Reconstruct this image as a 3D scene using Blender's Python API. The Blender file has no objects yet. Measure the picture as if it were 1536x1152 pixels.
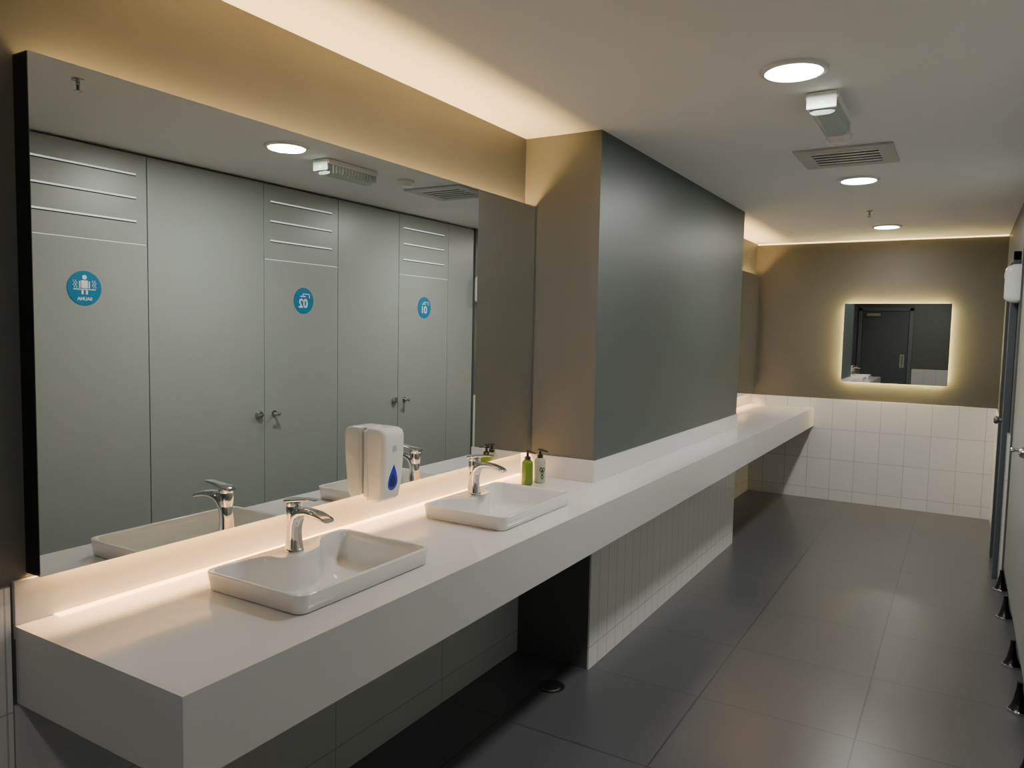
import bpy, bmesh, math
from mathutils import Matrix, Vector

# ------------------------------------------------------------------ constants
CAMH = 1.516
CEIL = 2.374
WX = -1.745          # left wall plane
CX = -1.160          # counter front
CT = 0.85            # counter top
COLX = -1.372        # projecting wall face
CY0, CY1 = 3.005, 5.45
FARY = 7.45
BACKY = -0.9
PX = 0.285           # cubicle front plane
MX = -1.685          # mirror face
MZ0, MZ1 = 0.96, 2.069
MY0, MY1 = 0.85, 3.0

D = bpy.data
COL = bpy.context.scene.collection

# ------------------------------------------------------------------ materials
def pmat(name, color, rough=0.5, metal=0.0, noise=0.0, nscale=6.0, spec=0.5, coat=0.0, trans=0.0, bump=0.0, bscale=200.0):
    m = D.materials.new(name); m.use_nodes = True
    nt = m.node_tree; b = nt.nodes['Principled BSDF']
    b.inputs['Base Color'].default_value = (*color, 1)
    b.inputs['Roughness'].default_value = rough
    b.inputs['Metallic'].default_value = metal
    b.inputs['Specular IOR Level'].default_value = spec
    b.inputs['Coat Weight'].default_value = coat
    b.inputs['Coat Roughness'].default_value = 0.05
    b.inputs['Transmission Weight'].default_value = trans
    geo = nt.nodes.new('ShaderNodeNewGeometry')
    if noise > 0:
        n = nt.nodes.new('ShaderNodeTexNoise'); n.inputs['Scale'].default_value = nscale
        n.inputs['Detail'].default_value = 5
        nt.links.new(geo.outputs['Position'], n.inputs['Vector'])
        mx = nt.nodes.new('ShaderNodeMix'); mx.data_type = 'RGBA'
        mx.inputs[6].default_value = (*[c*(1-noise) for c in color], 1)
        mx.inputs[7].default_value = (*[min(1, c*(1+noise)) for c in color], 1)
        nt.links.new(n.outputs['Fac'], mx.inputs[0])
        nt.links.new(mx.outputs[2], b.inputs['Base Color'])
    if bump > 0:
        n2 = nt.nodes.new('ShaderNodeTexNoise'); n2.inputs['Scale'].default_value = bscale
        nt.links.new(geo.outputs['Position'], n2.inputs['Vector'])
        bp = nt.nodes.new('ShaderNodeBump'); bp.inputs['Strength'].default_value = bump
        bp.inputs['Distance'].default_value = 0.002
        nt.links.new(n2.outputs['Fac'], bp.inputs['Height'])
        nt.links.new(bp.outputs['Normal'], b.inputs['Normal'])
    return m

def emat(name, color, strength):
    m = D.materials.new(name); m.use_nodes = True
    nt = m.node_tree; b = nt.nodes['Principled BSDF']
    b.inputs['Base Color'].default_value = (*color, 1)
    b.inputs['Emission Color'].default_value = (*color, 1)
    b.inputs['Emission Strength'].default_value = strength
    return m

def tilemat(name, axes, w, h, ou, ov, c1, c2, mortar, msize, rough, offset=0.0, noise=0.0, nscale=2.0, rvar=0.0, bumpd=0.002):
    m = D.materials.new(name); m.use_nodes = True
    nt = m.node_tree; b = nt.nodes['Principled BSDF']
    geo = nt.nodes.new('ShaderNodeNewGeometry')
    sep = nt.nodes.new('ShaderNodeSeparateXYZ'); nt.links.new(geo.outputs['Position'], sep.inputs[0])
    com = nt.nodes.new('ShaderNodeCombineXYZ')
    for i, (ax, o) in enumerate(zip(axes, (ou, ov))):
        a = nt.nodes.new('ShaderNodeMath'); a.operation = 'ADD'; a.inputs[1].default_value = o
        nt.links.new(sep.outputs[ax], a.inputs[0]); nt.links.new(a.outputs[0], com.inputs[i])
    br = nt.nodes.new('ShaderNodeTexBrick')
    br.offset = offset; br.squash = 1.0
    br.inputs['Scale'].default_value = 1.0
    br.inputs['Brick Width'].default_value = w
    br.inputs['Row Height'].default_value = h
    br.inputs['Mortar Size'].default_value = msize
    br.inputs['Mortar Smooth'].default_value = 0.1
    br.inputs['Color1'].default_value = (*c1, 1)
    br.inputs['Color2'].default_value = (*c2, 1)
    br.inputs['Mortar'].default_value = (*mortar, 1)
    nt.links.new(com.outputs[0], br.inputs['Vector'])
    col = br.outputs['Color']
    b.inputs['Roughness'].default_value = rough
    if noise > 0:
        n = nt.nodes.new('ShaderNodeTexNoise'); n.inputs['Scale'].default_value = nscale
        n.inputs['Detail'].default_value = 2; n.inputs['Roughness'].default_value = 0.45
        nt.links.new(geo.outputs['Position'], n.inputs['Vector'])
        mr = nt.nodes.new('ShaderNodeMapRange'); mr.interpolation_type = 'SMOOTHSTEP'
        mr.inputs['From Min'].default_value = 0.2; mr.inputs['From Max'].default_value = 0.8
        mr.inputs['To Min'].default_value = 1-noise; mr.inputs['To Max'].default_value = 1+noise
        nt.links.new(n.outputs['Fac'], mr.inputs['Value'])
        vm = nt.nodes.new('ShaderNodeVectorMath'); vm.operation = 'SCALE'
        nt.links.new(col, vm.inputs[0]); nt.links.new(mr.outputs[0], vm.inputs['Scale'])
        col = vm.outputs[0]
        mr2 = nt.nodes.new('ShaderNodeMapRange')
        mr2.inputs['From Min'].default_value = 0.2; mr2.inputs['From Max'].default_value = 0.8
        mr2.inputs['To Min'].default_value = rough-rvar; mr2.inputs['To Max'].default_value = rough+rvar
        nt.links.new(n.outputs['Fac'], mr2.inputs['Value'])
        nt.links.new(mr2.outputs[0], b.inputs['Roughness'])
    nt.links.new(col, b.inputs['Base Color'])
    inv = nt.nodes.new('ShaderNodeMath'); inv.operation = 'SUBTRACT'; inv.inputs[0].default_value = 1.0
    nt.links.new(br.outputs['Fac'], inv.inputs[1])
    bp = nt.nodes.new('ShaderNodeBump'); bp.inputs['Strength'].default_value = 0.6
    bp.inputs['Distance'].default_value = bumpd
    nt.links.new(inv.outputs[0], bp.inputs['Height'])
    nt.links.new(bp.outputs['Normal'], b.inputs['Normal'])
    return m

M = {}
M['paint'] = pmat('grey_wall_paint', (0.115, 0.122, 0.113), 0.5, noise=0.05, nscale=3, bump=0.08, bscale=300)
M['paint_teal'] = pmat('slate_green_paint', (0.070, 0.088, 0.084), 0.42, noise=0.05, nscale=3, bump=0.08, bscale=300)
M['paint_taupe'] = pmat('taupe_wall_paint', (0.096, 0.092, 0.078), 0.5, noise=0.05, nscale=3, bump=0.08, bscale=300)
M['ceil'] = pmat('ceiling_paint', (0.88, 0.875, 0.85), 0.7, noise=0.02, nscale=2)
M['counter'] = pmat('white_solid_surface', (0.68, 0.67, 0.66), 0.13, noise=0.01, nscale=5)
M['ceramic'] = pmat('white_ceramic', (0.80, 0.80, 0.77), 0.05, coat=0.8, noise=0.005)
M['chrome'] = pmat('chrome', (0.78, 0.78, 0.78), 0.06, 1.0, noise=0.01)
M['steel'] = pmat('brushed_steel', (0.5, 0.5, 0.49), 0.25, 1.0, noise=0.05, nscale=60)
M['mirror'] = pmat('mirror_glass', (0.84, 0.87, 0.85), 0.0, 1.0)
M['black'] = pmat('black_edge', (0.008, 0.008, 0.009), 0.25, noise=0.05)
M['white'] = pmat('white_plastic', (0.80, 0.80, 0.77), 0.22, noise=0.01)
M['laminate'] = pmat('grey_laminate', (0.335, 0.365, 0.34), 0.36, noise=0.03, nscale=2)
M['gap'] = pmat('dark_gap', (0.01, 0.01, 0.01), 0.8, noise=0.1)
M['blue'] = pmat('sign_blue', (0.008, 0.20, 0.38), 0.35, noise=0.02)
M['signwhite'] = pmat('sign_white', (0.9, 0.9, 0.9), 0.4, noise=0.01)
M['dblue'] = pmat('soap_window_blue', (0.004, 0.03, 0.50), 0.1, noise=0.1, nscale=60)
M['navy'] = pmat('soap_window_dark', (0.003, 0.01, 0.10), 0.1, noise=0.1, nscale=60)
M['green'] = pmat('green_bottle', (0.11, 0.20, 0.015), 0.12, noise=0.1, nscale=40)
M['clearb'] = pmat('pale_bottle', (0.40, 0.43, 0.35), 0.12, noise=0.05, nscale=40)
M['leaf'] = pmat('label_dark_green', (0.02, 0.05, 0.02), 0.4, noise=0.1)
M['pump'] = pmat('pump_black', (0.02, 0.018, 0.015), 0.25, noise=0.1)
M['door'] = pmat('dark_door_paint', (0.075, 0.088, 0.10), 0.45, noise=0.03)
M['frame'] = pmat('door_frame_paint', (0.14, 0.15, 0.16), 0.4, noise=0.03)
M['lens'] = pmat('ribbed_acrylic', (0.50, 0.58, 0.54), 0.08, noise=0.08, nscale=80, coat=0.5)
M['ventgrey'] = pmat('vent_painted_metal', (0.50, 0.50, 0.48), 0.4, noise=0.02)
TW = (0.76, 0.755, 0.74); TW2 = (0.73, 0.725, 0.71)
GR = (0.46, 0.45, 0.43)
M['tileX'] = tilemat('white_wall_tile_x', (1, 2), 0.20, 0.28, 0.0, -0.10, TW, TW2, GR, 0.0018, 0.16)
M['tileV'] = tilemat('white_vertical_tile', (1, 2), 0.10, 0.58, 0.0, -0.10, (0.86, 0.855, 0.84), (0.84, 0.835, 0.82), GR, 0.0016, 0.16)
M['tileY'] = tilemat('white_wall_tile_y', (0, 2), 0.20, 0.28, 0.0, -0.10, TW, TW2, GR, 0.0020, 0.16)
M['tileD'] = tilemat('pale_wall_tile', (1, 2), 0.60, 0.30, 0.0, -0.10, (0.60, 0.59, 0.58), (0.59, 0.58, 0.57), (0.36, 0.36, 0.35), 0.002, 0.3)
M['floor'] = tilemat('dark_floor_tile', (0, 1), 0.60, 0.60, 0.27, -0.03, (0.084, 0.087, 0.093), (0.077, 0.080, 0.086),
                     (0.040, 0.041, 0.043), 0.0032, 0.29, noise=0.07, nscale=1.6, rvar=0.02, bumpd=0.0008)
M['ledwarm'] = emat('led_warm', (1.0, 0.59, 0.20), 150)
M['ledwarm2'] = emat('led_warm_soft', (1.0, 0.64, 0.26), 4.0)  # glow for the band of light along the back of the counter
M['ledbot'] = emat('led_warm_bottom', (1.0, 0.545, 0.20), 135)
M['ledfar'] = emat('led_yellow', (1.0, 0.76, 0.27), 90)
M['ledline'] = emat('led_line', (1.0, 0.76, 0.36), 3.5)
M['lamp'] = emat('downlight_emitter', (1.0, 0.985, 0.95), 22)
M['slot'] = emat('lit_slot', (0.9, 0.9, 0.86), 0.6)  # pale self-glow stands in for cubicle light coming through the openings
M['greenled'] = emat('green_indicator', (0.05, 1.0, 0.3), 3)

# ------------------------------------------------------------------ helpers
def group(name, loc=(0, 0, 0)):
    e = D.objects.new(name, None); e.empty_display_size = 0.05
    e.location = loc; COL.objects.link(e); return e

def finish(me, name, mats, parent=None, smooth=False, loc=None):
    o = D.objects.new(name, me); COL.objects.link(o)
    for m in (mats if isinstance(mats, (list, tuple)) else [mats]): me.materials.append(m)
    if smooth:
        for p in me.polygons: p.use_smooth = True
    if parent is not None:
        o.parent = parent
        o.matrix_parent_inverse = Matrix.Translation(-Vector(parent.location))
    return o

def recenter(o):
    me = o.data
    vs = [v.co for v in me.vertices]
    c = Vector([(min(v[i] for v in vs)+max(v[i] for v in vs))/2 for i in range(3)])
    me.transform(Matrix.Translation(-c)); o.location = c
    return o

def box(name, x0, x1, y0, y1, z0, z1, mat, parent=None, bevel=0.0, seg=2):
    bm = bmesh.new()
    bmesh.ops.create_cube(bm, size=1)
    for v in bm.verts:
        v.co = Vector(((x0+x1)/2+v.co.x*(x1-x0), (y0+y1)/2+v.co.y*(y1-y0), (z0+z1)/2+v.co.z*(z1-z0)))
    if bevel > 0:
        bmesh.ops.bevel(bm, geom=list(bm.edges), offset=bevel, segments=seg, affect='EDGES', profile=0.5)
    me = D.meshes.new(name); bm.to_mesh(me); bm.free()
    o = finish(me, name, mat, parent)
    if parent is None: recenter(o)
    return o

def lathe(name, prof, c, mat, parent=None, n=40, axis='Z', smooth=True):
    bm = bmesh.new(); rings = []
    for r, h in prof:
        ring = []
        for i in range(n):
            a = 2*math.pi*i/n
            p = (r*math.cos(a), r*math.sin(a), h)
            if axis == 'X': p = (p[2], p[0], p[1])
            elif axis == 'Y': p = (p[1], p[2], p[0])
            ring.append(bm.verts.new(Vector(p)+Vector(c)))
        rings.append(ring)
    for a, b in zip(rings, rings[1:]):
        for i in range(n):
            bm.faces.new((a[i], a[(i+1) % n], b[(i+1) % n], b[i]))
    bm.faces.new(list(reversed(rings[0]))); bm.faces.new(rings[-1])
    bmesh.ops.recalc_face_normals(bm, faces=bm.faces)
    me = D.meshes.new(name); bm.to_mesh(me); bm.free()
    o = finish(me, name, mat, parent, smooth)
    if smooth: sharp(o)
    if parent is None: recenter(o)
    return o

def sharp(o, ang=40):
    me = o.data
    bm = bmesh.new(); bm.from_mesh(me)
    for e in bm.edges:
        if len(e.link_faces) == 2 and e.calc_face_angle(0) > math.radians(ang): e.smooth = False
    bm.to_mesh(me); bm.free()

def loft(name, rings, mat, parent=None, smooth=True, cap=(True, True)):
    bm = bmesh.new(); R = [[bm.verts.new(p) for p in r] for r in rings]
    n = len(R[0])
    for a, b in zip(R, R[1:]):
        for i in range(n):
            bm.faces.new((a[i], a[(i+1) % n], b[(i+1) % n], b[i]))
    if cap[0]: bm.faces.new(list(reversed(R[0])))
    if cap[1]: bm.faces.new(R[-1])
    bmesh.ops.recalc_face_normals(bm, faces=bm.faces)
    me = D.meshes.new(name); bm.to_mesh(me); bm.free()
    o = finish(me, name, mat, parent, smooth)
    if smooth: sharp(o, 50)
    return o

def rrect(hx, hy, r, n=96, cx=0, cy=0):
    pts = []; q = n//4
    na = q//2; ns = q-na
    for k, (sx, sy, a0) in enumerate(((1, 1, 0), (-1, 1, 90), (-1, -1, 180), (1, -1, 270))):
        ccx, ccy = sx*(hx-r), sy*(hy-r)
        for i in range(na):
            a = math.radians(a0+90*i/(na-1))
            pts.append((ccx+r*math.cos(a), ccy+r*math.sin(a)))
        nx = ((-1, 1), (-1, -1), (1, -1), (1, 1))[k]
        ex, ey = pts[-1]
        a1 = math.radians(a0+90)
        ncx, ncy = nx[0]*(hx-r), nx[1]*(hy-r)
        fx, fy = ncx+r*math.cos(a1), ncy+r*math.sin(a1)
        for i in range(1, ns+1):
            t = i/(ns+1)
            pts.append((ex+(fx-ex)*t, ey+(fy-ey)*t))
    return [(x+cx, y+cy) for x, y in pts]

# ------------------------------------------------------------------ room shell
floor = box('floor', -1.9, 1.9, -1.0, FARY+0.1, -0.1, 0.0, M['floor'])
ceiling = box('ceiling', -1.9, 1.9, -1.0, FARY+0.1, CEIL, CEIL+0.1, M['ceil'])
box('wall_left', -1.9, WX, -1.0, FARY+0.1, 0, CEIL, M['paint'])
box('wall_far', WX, 1.9, FARY, FARY+0.1, 0, CEIL, M['paint_taupe'])
box('wall_back', WX, 1.9, BACKY-0.1, BACKY, 0, CEIL, M['paint'])
box('wall_right', 1.8, 1.9, BACKY, FARY, 0, CEIL, M['paint'])
wp = box('wall_projecting', WX, COLX, CY0, CY1, 0, CEIL, M['paint'])
wp.data.materials.append(M['paint_teal'])
for p in wp.data.polygons:
    if p.normal.x > 0.9: p.material_index = 1
box('wall_right_corridor', 0.275, 0.40, 5.45, FARY, 0, CEIL, M['paint'])
TH = 0.94
box('trim_tile_far', WX+0.001, 0.275, FARY-0.010, FARY, 0, TH, M['tileY'])
box('trim_tile_left_near', WX, WX+0.010, BACKY, 0.812, 0, TH, M['tileX'])
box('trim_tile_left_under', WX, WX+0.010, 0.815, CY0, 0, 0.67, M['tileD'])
box('trim_tile_left_recess', WX, WX+0.010, CY1, FARY-0.011, 0, 0.67, M['tileX'])
box('trim_tile_projecting', COLX, COLX+0.008, CY0, CY1, 0, 0.68, M['tileV'])
box('trim_tile_right_far', 0.265, 0.275, 6.25, FARY-0.011, 0, TH, M['tileX'])
box('trim_tile_right_near', 0.262, 0.275, 5.45, 5.58, 0, TH, M['tileX'])
box('trim_tile_back', -0.80, 1.8, BACKY, BACKY+0.010, 0, TH, M['tileY'])
box('trim_led_far_ceiling', WX+0.01, 0.27, FARY-0.012, FARY-0.001, CEIL-0.009, CEIL-0.001, M['ledline'])

g = group('door_1', (-1.27, BACKY, 1.0))
box('leaf', -1.66, -0.88, BACKY+0.002, BACKY+0.035, 0.008, 2.0, M['door'], g, 0.003)
box('frame_l', -1.73, -1.665, BACKY+0.001, BACKY+0.055, 0, 2.06, M['frame'], g, 0.003)
box('frame_r', -0.875, -0.81, BACKY+0.001, BACKY+0.055, 0, 2.06, M['frame'], g, 0.003)
box('frame_t', -1.73, -0.81, BACKY+0.001, BACKY+0.055, 2.003, 2.065, M['frame'], g, 0.003)
box('pull_plate', -1.0, -0.93, BACKY+0.036, BACKY+0.040, 0.95, 1.2, M['steel'], g)
lathe('pull_bar', [(0.010, 0.97), (0.010, 1.18)], (-0.965, BACKY+0.075, 0), M['steel'], g)
box('closer', -1.60, -1.36, BACKY+0.036, BACKY+0.08, 1.90, 1.96, M['steel'], g, 0.004)
g = group('door_2', (0.26, 5.9, 1.0))
box('leaf', 0.252, 0.274, 5.66, 6.14, 0.008, 2.0, M['door'], g, 0.002)
box('frame_a', 0.235, 0.274, 5.60, 5.655, 0, 2.06, M['door'], g, 0.003)
box('frame_b', 0.235, 0.274, 6.145, 6.20, 0, 2.06, M['door'], g, 0.003)
box('frame_t', 0.235, 0.274, 5.60, 6.20, 2.003, 2.06, M['door'], g, 0.003)
lathe('knob', [(0.012, 0), (0.012, -0.03), (0.024, -0.035), (0.026, -0.05), (0.018, -0.06)], (0.252, 5.74, 1.0), M['steel'], g, axis='X')

# ------------------------------------------------------------------ counter
outline = [(CX, 0.82), (CX, FARY-0.012), (WX+0.003, FARY-0.012), (WX+0.003, CY1+0.003), (COLX+0.003, CY1+0.003),
           (COLX+0.003, CY0-0.003), (WX+0.003, CY0-0.003), (WX+0.003, 0.82)]
gc = group('vanity_counter', (-1.45, 2.0, 0.85))
bm = bmesh.new()
ap = [bm.verts.new((x, y, CT-0.03)) for x, y in outline]; bp_ = [bm.verts.new((x, y, CT)) for x, y in outline]
bm.faces.new(list(reversed(ap))); bm.faces.new(bp_)
for i in range(8): bm.faces.new((ap[i], ap[(i+1) % 8], bp_[(i+1) % 8], bp_[i]))
bmesh.ops.recalc_face_normals(bm, faces=bm.faces)
me = D.meshes.new('slab'); bm.to_mesh(me); bm.free()
slab = finish(me, 'slab', M['counter'], gc)
SINKS = [(-1.430, 1.440), (-1.430, 2.325)]
cut_obs = []
for sx, sy in SINKS:
    c = box('cut', sx-0.153, sx+0.156, sy-0.232, sy+0.232, CT-0.1, CT+0.1, M['counter'])
    cut_obs.append(c)
    md = slab.modifiers.new('b', 'BOOLEAN'); md.operation = 'DIFFERENCE'; md.object = c; md.solver = 'EXACT'
dg = bpy.context.evaluated_depsgraph_get(); dg.update()
nm = D.meshes.new_from_object(slab.evaluated_get(dg))
slab.modifiers.clear(); slab.data = nm
for c in cut_obs: D.objects.remove(c, do_unlink=True)
FZ = CT-0.172
box('apron_front', CX-0.02, CX, 0.82, FARY-0.012, FZ, CT-0.0302, M['counter'], gc)
box('apron_end', WX+0.011, CX-0.0202, 0.82, 0.84, FZ, CT-0.0302, M['counter'], gc)
box('upstand_mirror', WX+0.001, WX+0.012, 0.82, CY0-0.003, CT+0.0005, 0.948, M['counter'], gc, 0.001)
box('upstand_return', WX+0.013, COLX+0.010, CY0-0.012, CY0-0.001, CT+0.0005, 0.948, M['counter'], gc, 0.001)
box('upstand_column', COLX+0.001, COLX+0.011, CY0, CY1, CT+0.0005, 0.945, M['counter'], gc, 0.001)
box('upstand_recess', WX+0.001, WX+0.012, CY1+0.002, FARY-0.013, CT+0.0005, 0.945, M['counter'], gc, 0.001)
box('led_profile', WX+0.0125, WX+0.040, 0.90, CY0-0.02, CT+0.0008, CT+0.003, M['ledwarm2'], gc)  # flat glowing strip added to imitate the bright light band on the counter

# ------------------------------------------------------------------ sinks
def sink(cx, cy):
    g = group('bathroom_sink', (cx, cy, CT))
    HX, HY = 0.172, 0.25
    zt = CT+0.049
    def ring(hx, hy, r, z, ox=0.0): return [(cx+ox+x, cy+y, z) for x, y in rrect(hx, hy, r, 200)]
    def inner(s, z, shift=0.0, bump=0.095):
        out = []
        hx = 0.161*s; hy = 0.2415*s
        for x, y in rrect(hx, hy, min(0.026, hx*0.45), 200):
            back = max(0.0, -x/hx)
            bx = bump*s*math.exp(-(abs(y)/0.105)**3)*min(1, back)**2
            out.append((cx+x+bx+shift, cy+y, z))
        return out
    R = [ring(HX-0.010, HY-0.010, 0.026, CT+0.0008), ring(HX-0.006, HY-0.006, 0.028, CT+0.004),
         ring(HX-0.003, HY-0.003, 0.029, CT+0.03), ring(HX-0.0003, HY-0.0003, 0.030, zt-0.003),
         ring(HX-0.0010, HY-0.0010, 0.030, zt-0.0010), ring(HX-0.0025, HY-0.0025, 0.028, zt),
         inner(1.0, zt, 0.001), inner(0.988, zt-0.0010, 0.001), inner(0.978, zt-0.004, 0.001), inner(0.955, zt-0.025, 0.001, 0.092),
         inner(0.93, zt-0.055, 0.002, 0.086), inner(0.90, zt-0.078, 0.003, 0.078),
         inner(0.84, zt-0.090, 0.006, 0.065), inner(0.66, zt-0.097, 0.014, 0.03), inner(0.40, zt-0.102, 0.022, 0.0),
         inner(0.15, zt-0.106, 0.03, 0.0)]
    loft('basin', R, M['ceramic'], g, cap=(False, True))
    lathe('drain', [(0.030, 0), (0.030, 0.004), (0.026, 0.006), (0.012, 0.007), (0.004, 0.0075)], (cx+0.03, cy, zt-0.106), M['chrome'], g)
    f = group('faucet', (cx-0.115, cy, zt))
    fx, fy, fz = cx-0.115, cy, zt
    lathe('base', [(0.026, 0.0003), (0.026, 0.005), (0.0235, 0.008)], (fx, fy, fz), M['chrome'], f)
    path = [(0, 0.006, .0235, .0235), (0.0, 0.03, .0205, .020), (0.001, 0.055, .019, .018), (0.004, 0.078, .0195, .018),
            (0.014, 0.098, .020, .0165), (0.032, 0.110, .0205, .013), (0.058, 0.1145, .0205, .0105), (0.085, 0.113, .0205, .009),
            (0.110, 0.108, .020, .008), (0.128, 0.102, .019, .0065), (0.133, 0.0995, .016, .004)]
    rings = []
    for i, (x, z, ry, rn) in enumerate(path):
        p0 = path[max(0, i-1)]; p1 = path[min(len(path)-1, i+1)]
        t = Vector((p1[0]-p0[0], 0, p1[1]-p0[1])).normalized()
        nn = Vector((t.z, 0, -t.x))
        rr = []
        for k in range(32):
            a = 2*math.pi*k/32
            ca, sa = math.cos(a), math.sin(a)
            e = 0.75
            ca = math.copysign(abs(ca)**e, ca); sa = math.copysign(abs(sa)**e, sa)
            rr.append(Vector((fx+x, fy, fz+z))+nn*rn*ca+Vector((0, 1, 0))*ry*sa)
        rings.append(rr)
    loft('body_spout', rings, M['chrome'], f)
    lathe('cartridge', [(0.019, 0.085), (0.021, 0.10), (0.0215, 0.122), (0.0205, 0.124), (0.0205, 0.126), (0.0215, 0.128), (0.0215, 0.136), (0.017, 0.1395)], (fx, fy, fz), M['chrome'], f)
    lev = [(-0.026, .1365, .015, .005), (-0.018, .138, .0205, .006), (0.0, .1405, .0215, .006), (0.02, .1435, .019, .005),
           (0.045, .1475, .0155, .0042), (0.07, .150, .0135, .0035), (0.082, .1505, .011, .0025)]
    rings = []
    for x, z, ry, rn in lev:
        rr = []
        for k in range(24):
            a = 2*math.pi*k/24
            ca, sa = math.cos(a), math.sin(a)
            ca = math.copysign(abs(ca)**.7, ca); sa = math.copysign(abs(sa)**.7, sa)
            rr.append((fx+x, fy+ry*sa, fz+z+rn*ca))
        rings.append(rr)
    loft('lever', rings, M['chrome'], f)
    t = group('sink_trap', (cx-0.05, cy, 0.6))
    tx = cx-0.12
    lathe('bottle', [(0.018, 0.79), (0.018, 0.71), (0.032, 0.705), (0.034, 0.64), (0.026, 0.63)], (tx, cy, 0), M['white'], t)
    lathe('outlet', [(0.018, WX+0.012), (0.018, tx-0.01)], (0, cy, 0.685), M['white'], t, axis='X')
for s in SINKS: sink(*s)

# ------------------------------------------------------------------ backlit mirrors on left wall
def wallmirror(y0, y1):
    g = group('backlit_mirror', (MX, (y0+y1)/2, 1.5))
    box('glass', MX-0.003, MX, y0, y1, MZ0, MZ1, M['mirror'], g)
    box('backing', MX-0.008, MX-0.0032, y0, y1, MZ0, MZ1, M['black'], g)
    box('carcass', WX+0.0125, MX-0.0085, y0+0.03, y1-0.03, MZ0+0.045, MZ1-0.050, M['black'], g)
    box('side_near', WX+0.0005, MX-0.0085, y0, y0+0.008, MZ0, MZ1, M['black'], g)
    box('side_far', WX+0.0005, MX-0.0085, y1-0.008, y1, MZ0, MZ1, M['black'], g)
    box('led_top', WX+0.004, WX+0.024, y0+0.03, y1-0.015, MZ1-0.049, MZ1-0.045, M['ledwarm'], g)
    box('led_bottom', WX+0.0125, WX+0.030, y0+0.03, y1-0.015, MZ0+0.040, MZ0+0.0445, M['ledbot'], g)
wallmirror(MY0, MY1)
wallmirror(5.55, 7.35)

g = group('wall_mirror', (-0.52, FARY, 1.46))
x0, x1, z0, z1 = -0.94, -0.10, 1.107, 1.81
yf = FARY-0.045
box('glass', x0, x1, yf, yf+0.004, z0, z1, M['mirror'], g)
box('backing', x0+0.001, x1-0.001, yf+0.0042, yf+0.008, z0+0.001, z1-0.001, M['black'], g)
box('carcass', x0+0.04, x1-0.04, yf+0.0085, FARY-0.001, z0+0.04, z1-0.04, M['black'], g)
s = 0.020; t = 0.0015
box('led_l', x0+s-t, x0+s, yf+0.010, FARY-0.006, z0+s, z1-s, M['ledfar'], g)
box('led_r', x1-s, x1-s+t, yf+0.010, FARY-0.006, z0+s, z1-s, M['ledfar'], g)
box('led_b', x0+s, x1-s, yf+0.010, FARY-0.006, z0+s-t, z0+s, M['ledfar'], g)
box('led_t', x0+s, x1-s, yf+0.010, FARY-0.006, z1-s, z1-s+t, M['ledfar'], g)

# ------------------------------------------------------------------ soap dispenser on mirror
g = group('soap_dispenser', (-1.64, 1.93, 1.05))
cy = 1.925; xb = MX+0.0008
secs = [(0.936, 0.052, 0.043, 0.012), (0.939, 0.062, 0.047, 0.014), (0.950, 0.074, 0.049, 0.016), (1.00, 0.082, 0.052, 0.017), (1.06, 0.087, 0.054, 0.018),
        (1.12, 0.090, 0.055, 0.018), (1.158, 0.090, 0.055, 0.018), (1.172, 0.085, 0.054, 0.018), (1.179, 0.075, 0.051, 0.017), (1.182, 0.062, 0.047, 0.014)]
rings = []
for z, dp, hw, r in secs:
    pts = rrect(dp/2, hw, min(r, dp/2*0.95), 96)
    rings.append([(xb+dp/2+x, cy+y, z) for x, y in pts])
loft('housing', rings, M['white'], g)
box('backplate', xb, xb+0.02, cy-0.0565, cy+0.0565, 0.95, 1.174, M['white'], g, 0.006)
def drop(name, s, dx, mat, zc):
    pts = []
    for k in range(40):
        a = 2*math.pi*k/40
        y = math.sin(a)*math.sin(a/2)**1.3; z = math.cos(a)
        pts.append((y*0.032*s, z*0.044*s))
    bm = bmesh.new()
    def dep(z):
        for a, b in zip(secs, secs[1:]):
            if a[0] <= z <= b[0]:
                t = (z-a[0])/(b[0]-a[0]); return a[1]+(b[1]-a[1])*t
        return 0.08
    yo = -0.002
    f = [bm.verts.new((xb+dep(zc+z)+dx, cy+yo+y, zc+z)) for y, z in pts]
    b = [bm.verts.new((xb+dep(zc+z)-0.004, cy+yo+y, zc+z)) for y, z in pts]
    bm.faces.new(f)
    for i in range(40): bm.faces.new((f[i], f[(i+1) % 40], b[(i+1) % 40], b[i]))
    bmesh.ops.recalc_face_normals(bm, faces=bm.faces)
    me = D.meshes.new(name); bm.to_mesh(me); bm.free(); finish(me, name, mat, g)
drop('window', 1.0, 0.0014, M['dblue'], 1.018)
drop('window_inner', 0.55, 0.0022, M['navy'], 1.008)
box('logo', xb+0.0885, xb+0.0905, cy-0.012, cy+0.008, 1.105, 1.125, M['ventgrey'], g)

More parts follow.
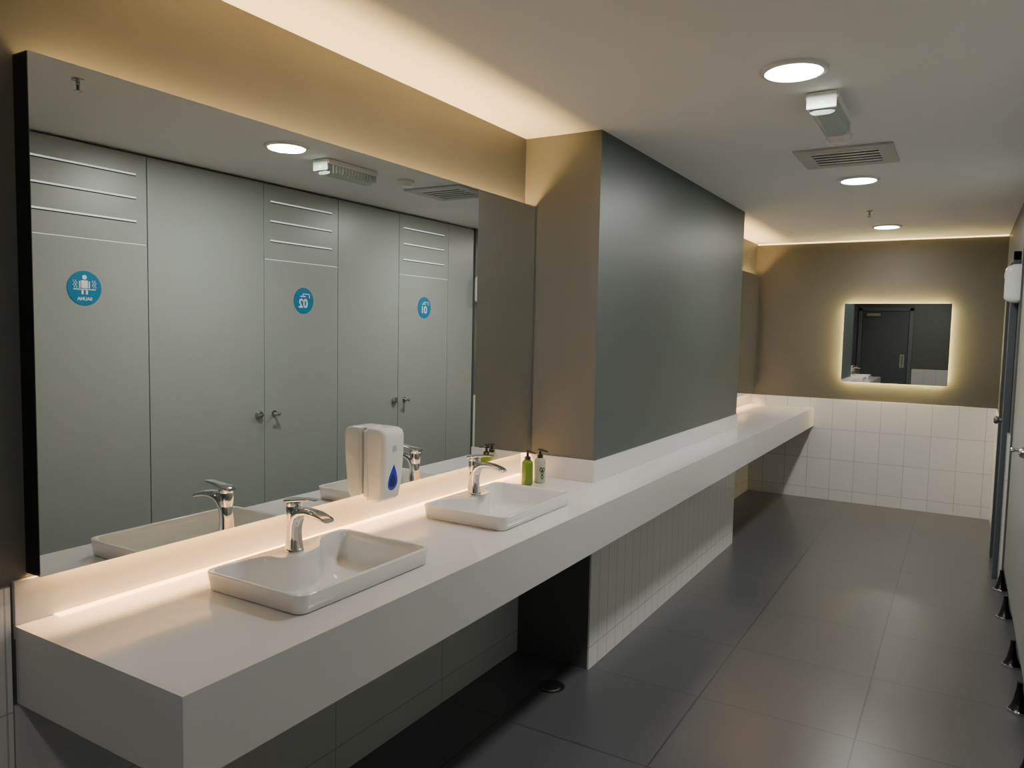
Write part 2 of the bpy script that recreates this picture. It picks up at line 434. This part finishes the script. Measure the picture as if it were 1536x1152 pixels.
# ------------------------------------------------------------------ soap bottles
def bottle(x, y, body, leaf):
    g = group('soap_pump_bottle', (x, y, CT))
    z = CT
    lathe('body', [(0.021, z+0.0006), (0.0245, z+0.004), (0.0245, z+0.092), (0.023, z+0.100), (0.016, z+0.107), (0.012, z+0.110)], (x, y, 0), body, g)
    lathe('collar', [(0.0135, z+0.110), (0.0135, z+0.122), (0.006, z+0.124), (0.005, z+0.140)], (x, y, 0), M['pump'], g)
    rings = []
    for dx, hz, hy in ((-0.010, 0.004, 0.008), (0.0, 0.006, 0.010), (0.012, 0.005, 0.008), (0.034, 0.0035, 0.005), (0.038, 0.0025, 0.004)):
        rings.append([(x+dx, y+hy*math.sin(a*math.pi/6), z+0.144+hz*math.cos(a*math.pi/6)-max(0, dx-0.02)*0.3) for a in range(12)])
    loft('nozzle', rings, M['pump'], g)
    for k, (a0, zz) in enumerate(leaf):
        bm = bmesh.new(); vs = []
        for i in range(16):
            t = 2*math.pi*i/16
            a = a0+0.28*math.cos(t); h = zz+0.010*math.sin(t)
            vs.append(bm.verts.new((x+0.0250*math.cos(a), y+0.0250*math.sin(a), z+h)))
        bm.faces.new(vs); me = D.meshes.new('leaf'); bm.to_mesh(me); bm.free(); finish(me, 'leaf', M['leaf'], g)
bottle(-1.580, 2.79, M['green'], [])
bottle(-1.560, 2.865, M['clearb'], [(-0.6, 0.045), (-0.35, 0.06), (-0.85, 0.062), (-0.6, 0.028)])

# ------------------------------------------------------------------ cubicles
TK = 0.02
gp = group('cubicle_partition', (PX, 3.5, 1.2))
BZ = 0.125
doors = [(1.785, 2.41), (3.168, 3.797), (4.438, 5.065)]
fixed = [(BACKY+0.02, 1.15), (1.15, 1.785), (2.41, 3.168), (3.797, 4.438), (5.065, 5.434)]
e = 0.0022
for i, (a, b) in enumerate(fixed):
    box('panel_%d' % (i+1), PX, PX+TK, a+e, b-e, BZ, CEIL-0.012, M['laminate'], gp, 0.001, 1)
for i, (a, b) in enumerate(doors):
    box('transom_%d' % (i+1), PX, PX+TK, a+e, b-e, 1.914, CEIL-0.012, M['laminate'], gp, 0.001, 1)
    for k, z in enumerate((2.261, 2.144, 2.026)):
        box('slot_%d_%d' % (i+1, k+1), PX-0.001, PX+0.002, a+0.05, b-0.06, z-0.004, z+0.004, M['slot'], gp)  # solid glowing insert, imitates light from behind
        box('slot_lip_%d_%d' % (i+1, k+1), PX-0.001, PX+0.002, a+0.05, b-0.06, z-0.0095, z-0.0045, M['gap'], gp)
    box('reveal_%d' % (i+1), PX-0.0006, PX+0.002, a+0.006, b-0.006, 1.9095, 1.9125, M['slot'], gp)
box('gap_backing', PX+TK+0.001, PX+TK+0.006, BACKY+0.02, 5.43, BZ+0.02, CEIL-0.015, M['gap'], gp)
for i, y in enumerate((2.41, 3.168, 3.797, 4.438, 5.065, 5.42)):
    box('divider_%d' % (i+1), PX+TK+0.007, 1.79, y-0.009, y+0.009, BZ, 2.1, M['laminate'], gp)
for i, y in enumerate((0.9, 1.70, 2.50, 3.08, 3.63, 4.13, 4.83, 5.36)):
    lathe('foot_%d' % (i+1), [(0.036, 0.0005), (0.037, 0.012), (0.030, 0.018), (0.020, 0.05), (0.011, 0.10), (0.010, BZ)], (PX-0.012, y, 0), M['black'], gp, n=28)
    lathe('foot_ring_%d' % (i+1), [(0.040, 0.0004), (0.040, 0.010), (0.037, 0.013)], (PX-0.012, y, 0), M['chrome'], gp, n=28)

def textobj(name, s, size, y, z, x, parent, mat):
    c = D.curves.new(name, 'FONT'); c.body = s; c.size = size; c.align_x = 'CENTER'; c.align_y = 'CENTER'
    c.extrude = 0.0005; c.offset = size*0.018
    c.materials.append(mat)
    o = D.objects.new(name, c); COL.objects.link(o)
    rot = Matrix(((0, 0, -1), (-1, 0, 0), (0, 1, 0))).to_4x4()
    o.parent = parent; o.matrix_parent_inverse = Matrix.Translation(-Vector(parent.location))
    o.matrix_basis = Matrix.Translation((x, y, z)) @ rot
    return o

for i, (a, b) in enumerate(doors):
    g = group('door_%d' % (i+3), (PX, (a+b)/2, 1.0))
    box('leaf', PX, PX+TK, a+e, b-e, BZ, 1.9085, M['laminate'], g, 0.001, 1)
    ky = a+0.075
    py = a-0.045
    if i > 0:
        lathe('handle_rose', [(0.020, 0), (0.020, -0.006), (0.008, -0.008), (0.008, -0.035), (0.012, -0.038), (0.013, -0.048), (0.009, -0.054)], (PX-0.0005, ky, 0.965), M['steel'], g, axis='X', n=24)
        box('handle_lever', PX-0.052, PX-0.042, ky-0.045, ky+0.004, 0.960, 0.970, M['steel'], g, 0.003)
        lathe('lock_rose', [(0.026, 0), (0.026, -0.010), (0.021, -0.022), (0.010, -0.026)], (PX-0.0005, py, 0.968), M['steel'], g, axis='X', n=24)
    yc = (2.077, 3.487, 4.75)[i]; zc = 1.672; R = 0.083
    s = group('door_sign', (PX, yc, zc))
    lathe('disc', [(R, 0), (R, -0.002)], (PX-0.0005, yc, zc), M['blue'], s, axis='X', n=64)
    xs = PX-0.0030
    def bar(nm, ya, yb, za, zb): box(nm, xs-0.0004, xs+0.0004, min(ya, yb), max(ya, yb), min(za, zb), max(za, zb), M['signwhite'], s)
    if i == 0:
        lathe('head', [(0.011, 0), (0.011, -0.0008)], (xs+0.0004, yc, zc+0.052), M['signwhite'], s, axis='X', n=24)
        bar('torso', yc-0.016, yc+0.016, zc+0.0, zc+0.037)
        bar('arm_a', yc-0.026, yc-0.020, zc+0.0, zc+0.033)
        bar('arm_b', yc+0.020, yc+0.026, zc+0.0, zc+0.033)
        bar('bench', yc-0.054, yc+0.054, zc-0.008, zc-0.004)
        bar('leg_a', yc-0.015, yc-0.006, zc-0.030, zc-0.010)
        bar('leg_b', yc+0.006, yc+0.015, zc-0.030, zc-0.010)
        for k, off in enumerate((-0.052, -0.041, 0.041, 0.052)):
            cu = D.curves.new('steam', 'CURVE'); cu.dimensions = '3D'; cu.bevel_depth = 0.0013
            sp = cu.splines.new('POLY'); sp.points.add(16)
            for j in range(17):
                zz = zc+0.0+0.038*j/16
                sp.points[j].co = (xs, yc+off+0.004*math.sin(j/16*4*math.pi), zz, 1)
            cu.materials.append(M['signwhite'])
            oc = D.objects.new('steam_%d' % k, cu); COL.objects.link(oc); oc.parent = s
            oc.matrix_parent_inverse = Matrix.Translation(-Vector(s.location))
        textobj('label', 'SAUNA', 0.022, yc, zc-0.052, xs, s, M['signwhite'])
    else:
        textobj('label', ('', '02', '01')[i], 0.078, yc-0.006, zc-0.020, xs, s, M['signwhite'])
        bar('pipe_v', yc+0.050, yc+0.045, zc+0.018, zc+0.045)
        bar('pipe_h', yc-0.005, yc+0.050, zc+0.040, zc+0.045)
        bar('shower_drop', yc-0.010, yc-0.005, zc+0.030, zc+0.045)
        bar('shower_head', yc-0.030, yc+0.015, zc+0.024, zc+0.030)

g = group('air_freshener_dispenser', (0.24, 5.52, 1.87))
rings = []
for x, hy, hz in ((0.2745, 0.052, 0.115), (0.255, 0.054, 0.117), (0.225, 0.052, 0.114), (0.20, 0.046, 0.104), (0.188, 0.034, 0.088)):
    rings.append([(x+0.006 if x < 0.27 else x, 5.50+a, 1.855+b) for a, b in rrect(hy, hz, 0.03, 64)])
loft('housing', rings, M['white'], g)
box('grille', 0.190, 0.195, 5.48, 5.52, 1.89, 1.92, M['ventgrey'], g)

# ------------------------------------------------------------------ ceiling fixtures
def downlight(x, y, power):
    g = group('recessed_downlight', (x, y, CEIL))
    lathe('trim_ring', [(0.086, -0.004), (0.090, -0.012), (0.102, -0.009), (0.106, -0.0005)], (x, y, CEIL), M['white'], g, n=56)
    lathe('diffuser', [(0.084, -0.0135), (0.084, -0.0125)], (x, y, CEIL), M['lamp'], g, n=48)
    l = D.lights.new('downlight_lamp', 'AREA'); l.energy = power; l.shape = 'DISK'; l.size = 0.166
    l.color = (1.0, 0.98, 0.94)
    o = D.objects.new('lamp_source', l); COL.objects.link(o)
    o.parent = g; o.matrix_parent_inverse = Matrix.Translation(-Vector(g.location)); o.location = (x, y, CEIL-0.0145)
downlight(-0.52, 2.61, 19)
downlight(-0.54, 4.56, 19)
downlight(-0.56, 6.55, 14)
downlight(-0.52, 0.0, 5)  # unseen weak fill, added so the counter's near end isn't black

g = group('emergency_light', (-0.47, 3.06, CEIL))
ex, ea, eb = -0.475, 2.88, 3.26
box('base', ex-0.055, ex+0.055, ea, eb, CEIL-0.028, CEIL-0.0005, M['white'], g, 0.006)
rings = []
n = 30
for k in range(n+1):
    y = ea+0.012+(eb-ea-0.024)*k/n
    s = 1.0 if 0 < k < n else 0.85
    s *= 1.0+(0.06 if k % 2 else -0.06)
    rings.append([(ex+0.045*s*math.copysign(abs(math.cos(a))**0.5, math.cos(a)), y, CEIL-0.0285-0.045*s*abs(math.sin(a))**0.5) for a in [math.pi*j/14 for j in range(15)]])
loft('ribbed_lens', rings, M['lens'], g, smooth=False)
box('green_led', ex-0.008, ex+0.008, ea-0.008, ea-0.006, CEIL-0.048, CEIL-0.036, M['greenled'], g)
box('end_cap', ex-0.05, ex+0.05, ea-0.006, ea+0.006, CEIL-0.06, CEIL-0.003, M['white'], g, 0.003)
box('end_cap_b', ex-0.05, ex+0.05, eb-0.006, eb+0.006, CEIL-0.06, CEIL-0.003, M['white'], g, 0.003)

lathe('smoke_detector', [(0.052, -0.0005), (0.052, -0.012), (0.046, -0.016), (0.036, -0.030), (0.033, -0.036), (0.015, -0.038)], (-0.505, 3.53, CEIL), M['white'])

g = group('air_vent_grille', (-0.525, 3.95, CEIL))
vx0, vx1, vy0, vy1 = -0.735, -0.315, 3.745, 4.15
fw = 0.065
for nm, a in (('frame_a', (vx0, vx1, vy0, vy0+fw)), ('frame_b', (vx0, vx1, vy1-fw, vy1)), ('frame_c', (vx0, vx0+fw, vy0+fw, vy1-fw)), ('frame_d', (vx1-fw, vx1, vy0+fw, vy1-fw))):
    box(nm, *a, CEIL-0.010, CEIL-0.0005, M['ventgrey'], g)
box('dark_duct', vx0+fw, vx1-fw, vy0+fw, vy1-fw, CEIL-0.003, CEIL-0.0008, M['gap'], g)
nb = 5
for k in range(nb):
    y = vy0+fw+(vy1-vy0-2*fw)*(k+0.5)/nb
    box('blade_%d' % k, vx0+fw, vx1-fw, y-0.010, y+0.010, CEIL-0.009, CEIL-0.004, M['white'], g, 0.002)

for x, y in ((-0.61, 1.56), (-0.60, 5.72)):
    g = group('ceiling_sprinkler', (x, y, CEIL))
    lathe('rose', [(0.022, -0.0005), (0.021, -0.004), (0.009, -0.007), (0.007, -0.010), (0.007, -0.022), (0.005, -0.024)], (x, y, CEIL), M['steel'], g, n=24)
    box('arm_a', x-0.010, x-0.007, y-0.0015, y+0.0015, CEIL-0.040, CEIL-0.020, M['steel'], g)
    box('arm_b', x+0.007, x+0.010, y-0.0015, y+0.0015, CEIL-0.040, CEIL-0.020, M['steel'], g)
    lathe('bulb', [(0.002, -0.040), (0.003, -0.032), (0.002, -0.024)], (x, y, CEIL), M['black'], g, n=12)
    lathe('deflector', [(0.014, -0.044), (0.014, -0.0415), (0.004, -0.039)], (x, y, CEIL), M['steel'], g, n=24)

g = group('floor_drain', (-1.43, 2.77, 0))
lathe('ring', [(0.062, 0.0004), (0.062, 0.002), (0.056, 0.0035), (0.050, 0.0035), (0.047, 0.0015)], (-1.43, 2.77, 0), M['steel'], g)
lathe('grate', [(0.040, 0.0006), (0.040, 0.0032), (0.012, 0.0036)], (-1.43, 2.77, 0), M['steel'], g)

# ------------------------------------------------------------------ world
w = D.worlds.new('World'); bpy.context.scene.world = w; w.use_nodes = True
w.node_tree.nodes['Background'].inputs[0].default_value = (0.5, 0.5, 0.5, 1)
w.node_tree.nodes['Background'].inputs[1].default_value = 0.05

# ------------------------------------------------------------------ camera
cam = D.cameras.new('camera'); co = D.objects.new('camera', cam); COL.objects.link(co)
cam.sensor_width = 36; cam.lens = 36*1130/1536; cam.clip_start = 0.02
r = Vector((0.8577, 0.5138, 0.0206)).normalized()
fwd = Vector((-0.5113, 0.8564, -0.0723)).normalized()
up = r.cross(fwd).normalized()
r = fwd.cross(up).normalized()
m = Matrix((r, up, -fwd)).transposed().to_4x4()
m.translation = (0, 0, CAMH)
co.matrix_world = m
bpy.context.scene.camera = co
